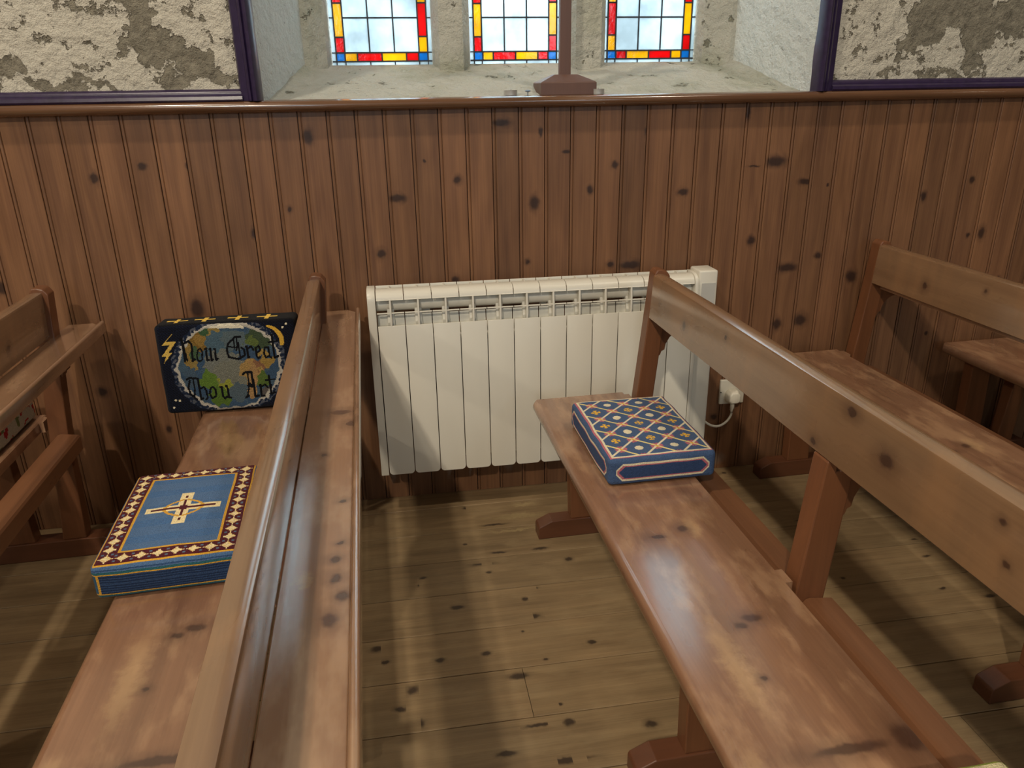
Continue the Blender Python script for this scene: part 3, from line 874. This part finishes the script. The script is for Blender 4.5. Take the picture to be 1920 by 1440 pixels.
# kneeler standing against the wall: globe with gothic text
HM = ((4588.25596,-727.257,235.97742),(-243.46113,-4287.72781,1335.82184),(.06767,-.14114,1.0))
def u2p(u, v):
    w = HM[2][0]*u+HM[2][1]*v+HM[2][2]
    return (HM[0][0]*u+HM[0][1]*v+HM[0][2])/w, (HM[1][0]*u+HM[1][1]*v+HM[1][2])/w
STR = [  # polylines in the artwork's own chart units, with half widths
 ([(385,440),(405,430),(425,560),(445,695)],13), ([(420,480),(445,600),(472,690)],9), ([(440,480),(480,455),(520,490),(530,600),(537,695),(562,672)],12),
 ([(600,560),(588,620),(600,680),(625,695),(655,672),(652,580),(628,540),(600,560)],9),
 ([(685,545),(700,540),(715,680),(738,672)],11), ([(742,545),(752,545),(768,680),(788,668)],11), ([(795,545),(806,545),(824,676),(842,662)],11),
 ([(1110,400),(1045,400),(960,485),(948,560),(975,640),(1090,666),(1165,620),(1152,555),(1120,530)],11), ([(1062,405),(1072,530),(1060,560)],9), ([(1025,425),(1040,545)],6), ([(975,515),(1050,528)],8), ([(1085,470),(1100,560),(1110,660)],9),
 ([(1172,520),(1185,515),(1198,655),(1215,645)],10), ([(1195,545),(1235,515),(1262,560)],10),
 ([(1345,645),(1320,660),(1300,630),(1288,540),(1325,510),(1348,560),(1300,600)],10),
 ([(1445,525),(1400,530),(1390,600),(1415,650),(1455,630)],10), ([(1445,520),(1462,640),(1482,650)],10),
 ([(1482,375),(1505,520),(1520,650),(1562,632)],12), ([(1445,462),(1555,448)],8),
 ([(465,912),(500,892),(600,900)],11), ([(545,905),(562,1010),(560,1115)],9), ([(505,925),(488,1010),(505,1090),(590,1155)],11),
 ([(600,900),(622,1020),(642,1155),(662,1140)],11), ([(640,1020),(675,1000),(700,1040),(718,1130),(700,1150)],10),
 ([(755,1012),(742,1080),(770,1140),(820,1110),(812,1030),(785,998),(755,1012)],10),
 ([(870,1000),(885,1000),(898,1110),(930,1140),(965,1105)],11), ([(935,990),(948,990),(972,1125),(1000,1132)],11),
 ([(1138,852),(1165,825),(1245,825)],12), ([(1240,825),(1265,970),(1290,1110),(1328,1105)],13), ([(1200,850),(1212,1000),(1200,1100),(1175,1130),(1210,1110)],9), ([(1195,985),(1265,985)],7), ([(1225,965),(1245,1000)],14),
 ([(1335,985),(1350,975),(1365,1110),(1400,1105)],11), ([(1355,1000),(1405,972),(1435,1005)],10),
 ([(1452,865),(1470,980),(1482,1085),(1520,1065)],12), ([(1412,918),(1520,908)],8)]
def segd(px, py, a, b):
    ax, ay = a; bx, by = b
    dx, dy = bx-ax, by-ay; L2 = dx*dx+dy*dy
    t = max(0, min(1, ((px-ax)*dx+(py-ay)*dy)/L2)) if L2 else 0
    return math.hypot(px-ax-dx*t, py-ay-dy*t)
def inpoly(x, y, P):
    c = False; j = len(P)-1
    for i in range(len(P)):
        if (P[i][1] > y) != (P[j][1] > y) and x < (P[j][0]-P[i][0])*(y-P[i][1])/(P[j][1]-P[i][1])+P[i][0]: c = not c
        j = i
    return c
BOLT = [(342,300),(222,468),(335,462),(250,590),(295,588),(238,640),(198,718),(215,645),(165,640),(245,515),(165,512)]
BOLT = [(342,300),(215,465),(335,462),(250,592),(292,590),(198,718),(218,640),(165,642),(262,500),(165,512),(255,405)]
BLOBS = [(640,430,180,160,rgb(150,116,54)),(700,330,120,90,rgb(74,108,72)),(620,440,80,60,rgb(176,140,72)),(780,360,80,110,rgb(176,150,84)),
 (850,480,170,150,rgb(92,120,136)),(1050,440,170,120,rgb(108,126,132)),(1350,420,180,130,rgb(78,96,70)),(1230,460,90,60,rgb(112,130,70)),
 (900,720,220,170,rgb(138,142,134)),(1000,840,260,150,rgb(142,144,130)),(500,620,55,180,rgb(170,140,76)),(540,790,60,60,rgb(170,146,84)),(560,620,60,90,rgb(84,112,80)),
 (1240,790,150,130,rgb(196,160,98)),(1330,740,70,60,rgb(160,116,84)),(1430,690,90,60,rgb(188,156,84)),(1370,600,70,40,rgb(190,160,90)),(1250,920,60,240,rgb(196,156,104)),
 (1380,900,80,90,rgb(104,130,62)),(740,920,120,110,rgb(112,146,58)),(880,1090,120,150,rgb(104,136,56)),(930,970,90,50,rgb(170,176,70)),(1090,1060,110,120,rgb(98,116,126)),(1450,1060,90,60,rgb(110,104,100)),
 (520,900,80,120,rgb(84,106,126))]
INK = rgb(7,9,15); NIGHT = rgb(9,12,24)
def globe_col(fn, u, v, Lu, Lv):
    if fn == 'top':
        px, py = u2p(u, v)
        for pl, w in STR:
            if not (min(p[0] for p in pl)-20 < px < max(p[0] for p in pl)+20 and min(p[1] for p in pl)-20 < py < max(p[1] for p in pl)+20): continue
            for a, b in zip(pl, pl[1:]):
                if segd(px, py, a, b) < w*1.15: return INK
        if inpoly(px, py, BOLT): return rgb(214,178,86)
        if math.hypot((px-1420)/210, (py-460)/200) < 1 and math.hypot((px-1370)/210, (py-480)/205) > 1 and px > 1420 and 255 < py < 500: return rgb(214,170,64)
        for sx, sy in ((330,1165),(380,1170),(312,1255),(1655,245),(1612,285)):
            if math.hypot(px-sx, py-sy) < 14: return CREAM
        jit = noise.noise(Vector((px*.012, py*.012, 0)))*.05
        dd = math.hypot((px-975)/610, (py-745)/515)+jit
        if py < 232: return NIGHT
        if dd > 1.0:
            h = noise.noise(Vector((px*.03, py*.03, 5)))
            if dd < 1.035+.04*h: return rgb(186,180,168)
            if dd < 1.12 and h > .05: return rgb(84,88,98)
            if dd < 1.13: return rgb(24,36,58)
            return NIGHT if (int(u/.0026)+int(v/.0026)) % 3 else rgb(18,26,48)
        if dd > .975: return rgb(176,172,160)
        jx = noise.noise(Vector((px*.015, py*.015, 9)))*60; jy = noise.noise(Vector((px*.015, py*.015, 19)))*60
        c = rgb(72,100,130)
        if noise.noise(Vector((px*.006, py*.009, 2))) > .1: c = rgb(84,110,130)
        if py < 300 and dd > .8 and 600 < px < 1150: return rgb(222,214,190)
        for (bx, by, rx, ry, cc) in BLOBS:
            if math.hypot((px+jx-bx)/rx, (py+jy-by)/ry) < 1: c = cc
        f = .62+.16*noise.noise(Vector((u*700, v*700, 1)))
        return (c[0]*f, c[1]*f, c[2]*f, 1)
    if fn == 'far':
        x = Lu-u
        for cx in (.052, .125, .212, .290):
            ax, ay = abs(x-cx), abs(v-Lv*.55)
            if (ax < .0275 and ay < .0062) or (ax < .0055 and ay < .026): return rgb(246,206,90)
        return INK
    return INK
k3 = kneeler('kneeler', .366, .250, .096, globe_col, cell=.0019, r=.012, bulge=.002)
# stands on its long edge; its top faces the room, leaning slightly
t4 = math.radians(4)
k3.rotation_euler = (PI/2-t4, 0, 0)
# local (0,-W/2,H) is the lower front edge -> (x, -.2055, .4355)
off = Matrix.Rotation(PI/2-t4, 3, 'X') @ Vector((-.183, -.125, .096))
k3.location = Vector((-.978, -.2055, .4378))-off
tag(k3, 'black kneeler stitched with a globe and the words How Great Thou Art', 'kneeler')

# ------------------------------------------------------------------ radiator
RXs, EW = -.392, .08
rad = empty('radiator', (.12, -.06, .143))
tag(rad, 'white electric panel radiator with twelve ribs mounted low on the panelling', 'radiator')
def radobj(name, bm, m=None, parent=rad, **k):
    bmesh.ops.translate(bm, verts=bm.verts[:], vec=(-.12, .06, -.143))
    return link(name, bm, m or K['rad'], parent, **k)
YF = -.112
def element_bm(x0):
    bm = bmesh.new()
    a, b = x0+.0012, x0+EW-.0012
    zb, zs = .143, .625
    # front slab, bottom corners rounded
    pts = rounded_rect(a, b, zb, zs, .013, 5, (1, 1, 0, 0))
    vf = [bm.verts.new((p, YF, q)) for p, q in pts]; vk = [bm.verts.new((p, YF+.005, q)) for p, q in pts]
    bm.faces.new(vf); bm.faces.new(vk[::-1])
    for i in range(len(pts)):
        j = (i+1) % len(pts); bm.faces.new([vf[i], vk[i], vk[j], vf[j]])
    xm = (a+b)/2
    # body fins behind
    add_box(bm, xm-.004, xm+.004, YF+.012, -.03, zb+.02, .60)
    add_box(bm, xm-.028, xm+.028, -.075, -.045, zb+.03, .62)
    add_box(bm, a+.004, b-.004, -.034, -.028, zb+.01, .60)
    add_prism(bm, [(-.092, .60), (-.045, .60), (-.045, .672), (-.078, .672), (-.092, .63)], xm-.010, xm+.010, 'x')
    # recess plate between slab and bar, set back
    add_prism(bm, [(YF+.0045, .560), (YF+.036, .560), (YF+.036, .650), (YF+.033, .650), (YF+.031, .588), (YF+.0045, .575)], a, b, 'x')
    # horizontal bar
    add_box(bm, a, b, YF+.002, YF+.008, .6605, .6640)
    # header tube
    add_tube(bm, [(x0-.0002, -.063, .679), (x0+EW+.0002, -.063, .679)], .0205, 16)
    # curved hood
    prof = [(YF+.005, .700)]
    for k in range(7):
        t = k/6*PI/2
        prof.append((-.076-(.029)*math.cos(t), .702+.023*math.sin(t)))
    prof += [(-.062, .7262), (-.062, .7215)]
    for k in range(6, -1, -1):
        t = k/6*PI/2
        prof.append((-.076-(.0255)*math.cos(t), .702+.0195*math.sin(t)))
    prof.append((YF+.0085, .700))
    add_prism(bm, prof, a, b, 'x')
    # rear strip and little grid bar
    add_box(bm, a, b, -.036, -.032, .70, .7275)
    add_box(bm, xm-.002, xm+.002, -.062, -.036, .718, .7268)
    # vertical rib in the opening
    add_prism(bm, [(YF, .620), (YF+.030, .620), (YF+.034, .70), (YF+.012, .703), (YF+.006, .702), (YF+.001, .665)], xm-.0026, xm+.0026, 'x')
    bmesh.ops.recalc_face_normals(bm, faces=bm.faces[:])
    es = [e for e in bm.edges if len(e.link_faces) == 2 and e.calc_face_angle(0) > 1.0 and e.calc_length() > .03]
    bmesh.ops.bevel(bm, geom=es, offset=.0009, segments=2, profile=.5, affect='EDGES', clamp_overlap=True)
    return bm
e0 = radobj('radiator_element', element_bm(RXs), smooth=True, autosmooth=30)
for i in range(1, 12):
    e = e0.copy(); C.objects.link(e); e.parent = rad; e.location.x = EW*i
# left end cap
bm = bmesh.new()
prof = [(YF-.001, .143), (-.028, .143), (-.028, .7275), (-.060, .7285)]
prof += [(-.074-.034*math.sin(PI/2*k/6), .7285-.030*(1-math.cos(PI/2*k/6))) for k in range(1, 7)]+[(YF, .66), (YF-.001, .62)]
add_prism(bm, prof, -.4165, -.3935, 'x'); finish(bm, .0015, 2, 40)
radobj('end_cap', bm, smooth=True, autosmooth=35)
# right trim and control box
bm = bmesh.new(); add_prism(bm, prof, .5690, .5800, 'x'); finish(bm, .0015, 2, 40)
radobj('end_cap', bm, smooth=True, autosmooth=35)
bm = bmesh.new(); add_box(bm, .5805, .641, -.104, -.026, .135, .738); finish(bm, .006, 3)
cb = radobj('control_box', bm, smooth=True, autosmooth=35)
bm = bmesh.new(); add_box(bm, .590, .634, -.1055, -.1042, .56, .70); finish(bm, .0005)
radobj('control_window', bm, K['display'], cb)
for zc in (.25, .64):
    for xc in (-.25, .12, .45):
        bm = bmesh.new(); add_box(bm, xc-.015, xc+.015, -.030, -.0002, zc-.03, zc+.03); finish(bm, .001)
        radobj('wall_bracket', bm)

# ------------------------------------------------------------------ socket, plug, cable
so = empty('wall_socket', (.768, -.004, .294)); tag(so, 'white wall socket on the panelling right of the radiator', 'socket')
def soc(name, bm, m, par=so, base=so, **k):
    bmesh.ops.translate(bm, verts=bm.verts[:], vec=-base.location)
    return link(name, bm, m, par, **k)
bm = bmesh.new(); add_box(bm, .724, .812, -.012, .0005, .250, .338); finish(bm, .004, 3); soc('face_plate', bm, K['plastic'], smooth=True, autosmooth=35)
bm = bmesh.new(); add_box(bm, .794, .806, -.0165, -.0118, .304, .326); finish(bm, .0015); soc('switch', bm, K['plastic'])
for zx in (.7275, .8085):
    bm = bmesh.new(); add_lathe(bm, [(.0022, -.0005), (.0022, .0005)], 0, 0, 12)
    bmesh.ops.rotate(bm, verts=bm.verts[:], matrix=Matrix.Rotation(PI/2, 3, 'X'))
    bmesh.ops.translate(bm, verts=bm.verts[:], vec=(zx, -.0125, .294)); soc('screw', bm, K['hole'])
pl = empty('mains_plug', (.765, -.012, .28)); tag(pl, 'chunky white plug with curling white cable in the wall socket', 'plug')
bm = bmesh.new()
hexp = [(.742, .268), (.750, .259), (.780, .259), (.789, .268), (.789, .293), (.778, .305), (.752, .305), (.742, .293)]
v0 = [bm.verts.new((a, -.0122, b)) for a, b in hexp]
v1 = [bm.verts.new((a, -.030, b)) for a, b in hexp]
v2 = [bm.verts.new((.7655+(a-.7655)*.78, -.046, .282+(b-.282)*.78)) for a, b in hexp]
bm.faces.new(v0); bm.faces.new(v2[::-1])
for A, B in ((v0, v1), (v1, v2)):
    for i in range(8): bm.faces.new([A[i], A[(i+1) % 8], B[(i+1) % 8], B[i]])
finish(bm, .0035, 3, 20); soc('plug_body', bm, K['plastic'], pl, pl, smooth=True, autosmooth=50)
bm = bmesh.new(); add_tube(bm, [(.7655, -.026, .262), (.766, -.026, .250), (.7655, -.026, .240)], .0072, 12); add_tube(bm, [(.7655, -.026, .244), (.7645, -.026, .232)], .0058, 12)
soc('strain_relief', bm, K['plastic'], pl, pl, smooth=True, autosmooth=50)
bm = bmesh.new(); add_tube(bm, catmull([(.7650, -.026, .236), (.763, -.027, .214), (.748, -.030, .193), (.722, -.032, .180), (.694, -.032, .184), (.668, -.030, .202), (.648, -.028, .230), (.638, -.024, .26)], 8), .0042, 10)
soc('cable', bm, K['plastic'], pl, pl, smooth=True)

# ------------------------------------------------------------------ things on the sill
cr = empty('wooden_cross', (.203, .105, 1.2425)); tag(cr, 'brown wooden cross on a square stepped base standing on the sill', 'cross')
def crp(name, bm, m): 
    bmesh.ops.translate(bm, verts=bm.verts[:], vec=-cr.location); return link(name, bm, m, cr)
bm = bmesh.new()
cx, cy, z0 = .203, .105, 1.2427
def ringq(h, w, d): return [bm.verts.new((cx+sx*w, cy+sy*d, z0+h)) for sx, sy in ((-1,-1),(1,-1),(1,1),(-1,1))]
rs = [ringq(0, .0825, .060), ringq(.033, .0825, .060), ringq(.036, .079, .057), ringq(.054, .038, .026), ringq(.0555, .034, .022)]
bm.faces.new(rs[0][::-1]); bm.faces.new(rs[-1])
for A, B in zip(rs, rs[1:]):
    for i in range(4): bm.faces.new([A[i], A[(i+1) % 4], B[(i+1) % 4], B[i]])
finish(bm, .0012); crp('cross_base', bm, K['cross'])
bm = bmesh.new(); add_box(bm, cx-.0165, cx+.0165, cy-.011, cy+.011, z0+.054, z0+.62); finish(bm, .0015); crp('cross_shaft', bm, K['cross'])
bm = bmesh.new(); add_box(bm, cx-.15, cx+.15, cy-.012, cy-.0112+.02, z0+.43, z0+.465); finish(bm, .0015); crp('cross_arm', bm, K['cross'])
def tealight(x, y, lab):
    t = empty('tealight', (x, y, 1.2427)); tag(t, lab, 'candle', 'tealights beside the wooden cross')
    bm = bmesh.new(); add_lathe(bm, [(.0175, 0), (.0185, .001), (.0188, .014), (.0192, .0148), (.0180, .0148), (.0178, .011)], 0, 0, 28); link('candle_cup', bm, K['alu'], t, smooth=True, autosmooth=40)
    bm = bmesh.new(); add_lathe(bm, [(.0176, .010), (.0176, .0122), (.004, .0118)], 0, 0, 28); link('wax', bm, K['wax'], t)
    bm = bmesh.new(); add_tube(bm, [(0, 0, .011), (.001, 0, .0165)], .0007, 6); link('wick', bm, K['hole'], t)
tealight(.036, .07, 'silver tealight on the sill left of the cross')
tealight(.292, .055, 'silver tealight on the sill right of the cross base')
pn = empty('drawing_pin', (.082, .045, 1.2427)); tag(pn, 'tiny blue-grey pin sticking up between left tealight and cross', 'pin')
bm = bmesh.new(); add_tube(bm, [(0, 0, 0), (0, 0, .010)], .0013, 8); link('pin_shaft', bm, K['pin'], pn)
bm = bmesh.new(); add_lathe(bm, [(.003, .009), (.0085, .0112), (.0088, .0125), (.005, .0148), (.001, .0155)], 0, 0, 16); link('pin_head', bm, K['pin'], pn, smooth=True)

# ------------------------------------------------------------------ camera
cam = bpy.data.cameras.new('camera'); co = bpy.data.objects.new('camera', cam); C.objects.link(co)
cam.sensor_width = 36; cam.lens = 1425.9/1920*36; cam.clip_start = .02; cam.clip_end = 60
r_ = Vector((.987323, -.158016, -.015)); u_ = Vector((.07092, .354628, .932314)); f_ = Vector((.142001, .921559, -.361338))
M = Matrix((r_, u_, -f_)).transposed().to_4x4(); M.translation = Vector((-.33239, -2.25822, 1.26011))
co.matrix_world = M
bpy.context.scene.camera = co

# ------------------------------------------------------------------ light
def lamp(name, loc, power, col, rad):
    l = bpy.data.lights.new(name, 'POINT'); l.energy = power; l.color = col; l.shadow_soft_size = rad
    o = bpy.data.objects.new(name, l); o.location = loc; C.objects.link(o); return o
WARM = (1.0, .88, .71)
for lx, ly, lp in ((-1.78, -5.2, 410), (-1.64, -1.35, 165), (1.56, -1.30, 92), (1.60, -5.2, 14), (-5.7, -3.2, 185), (4.95, -3.2, 10)):
    lamp('ceiling_lamp', (lx, ly, 4.2), lp, WARM, .085)
def area(name, loc, rot, sx, sy, power, col):
    l = bpy.data.lights.new(name, 'AREA'); l.shape = 'RECTANGLE'; l.size = sx; l.size_y = sy; l.energy = power; l.color = col
    o = bpy.data.objects.new(name, l); o.location = loc; o.rotation_euler = rot; C.objects.link(o); return o
# bluish fill lights added at the blank opposite wall; daylight outside the leaded lights
area('daylight_fill', (-1.6, GY+.05, 2.4), (PI/2, 0, 0), 1.0, 1.6, 34, (.66, .85, 1.0))
area('daylight_fill', (2.0, GY+.05, 2.4), (PI/2, 0, 0), 1.0, 1.6, 34, (.66, .85, 1.0))
area('daylight_fill', (.14, .95, 1.95), (-PI/2, 0, 0), 1.4, 1.2, 45, (.84, .93, 1.0))
cy = bpy.context.scene.cycles
cy.max_bounces = 5; cy.diffuse_bounces = 3; cy.glossy_bounces = 2; cy.transmission_bounces = 3; cy.transparent_max_bounces = 5
cy.use_adaptive_sampling = True; cy.adaptive_threshold = .03

w = bpy.data.worlds.new('world'); bpy.context.scene.world = w; w.use_nodes = True
bg = w.node_tree.nodes['Background']; bg.inputs[0].default_value = (.88, .94, 1.0, 1); bg.inputs[1].default_value = .95
vs = bpy.context.scene.view_settings
bpy.context.scene.display_settings.display_device = 'sRGB'
vs.view_transform = 'Standard'; vs.look = 'None'; vs.exposure = 0.0; vs.gamma = 1.0; vs.use_curve_mapping = False
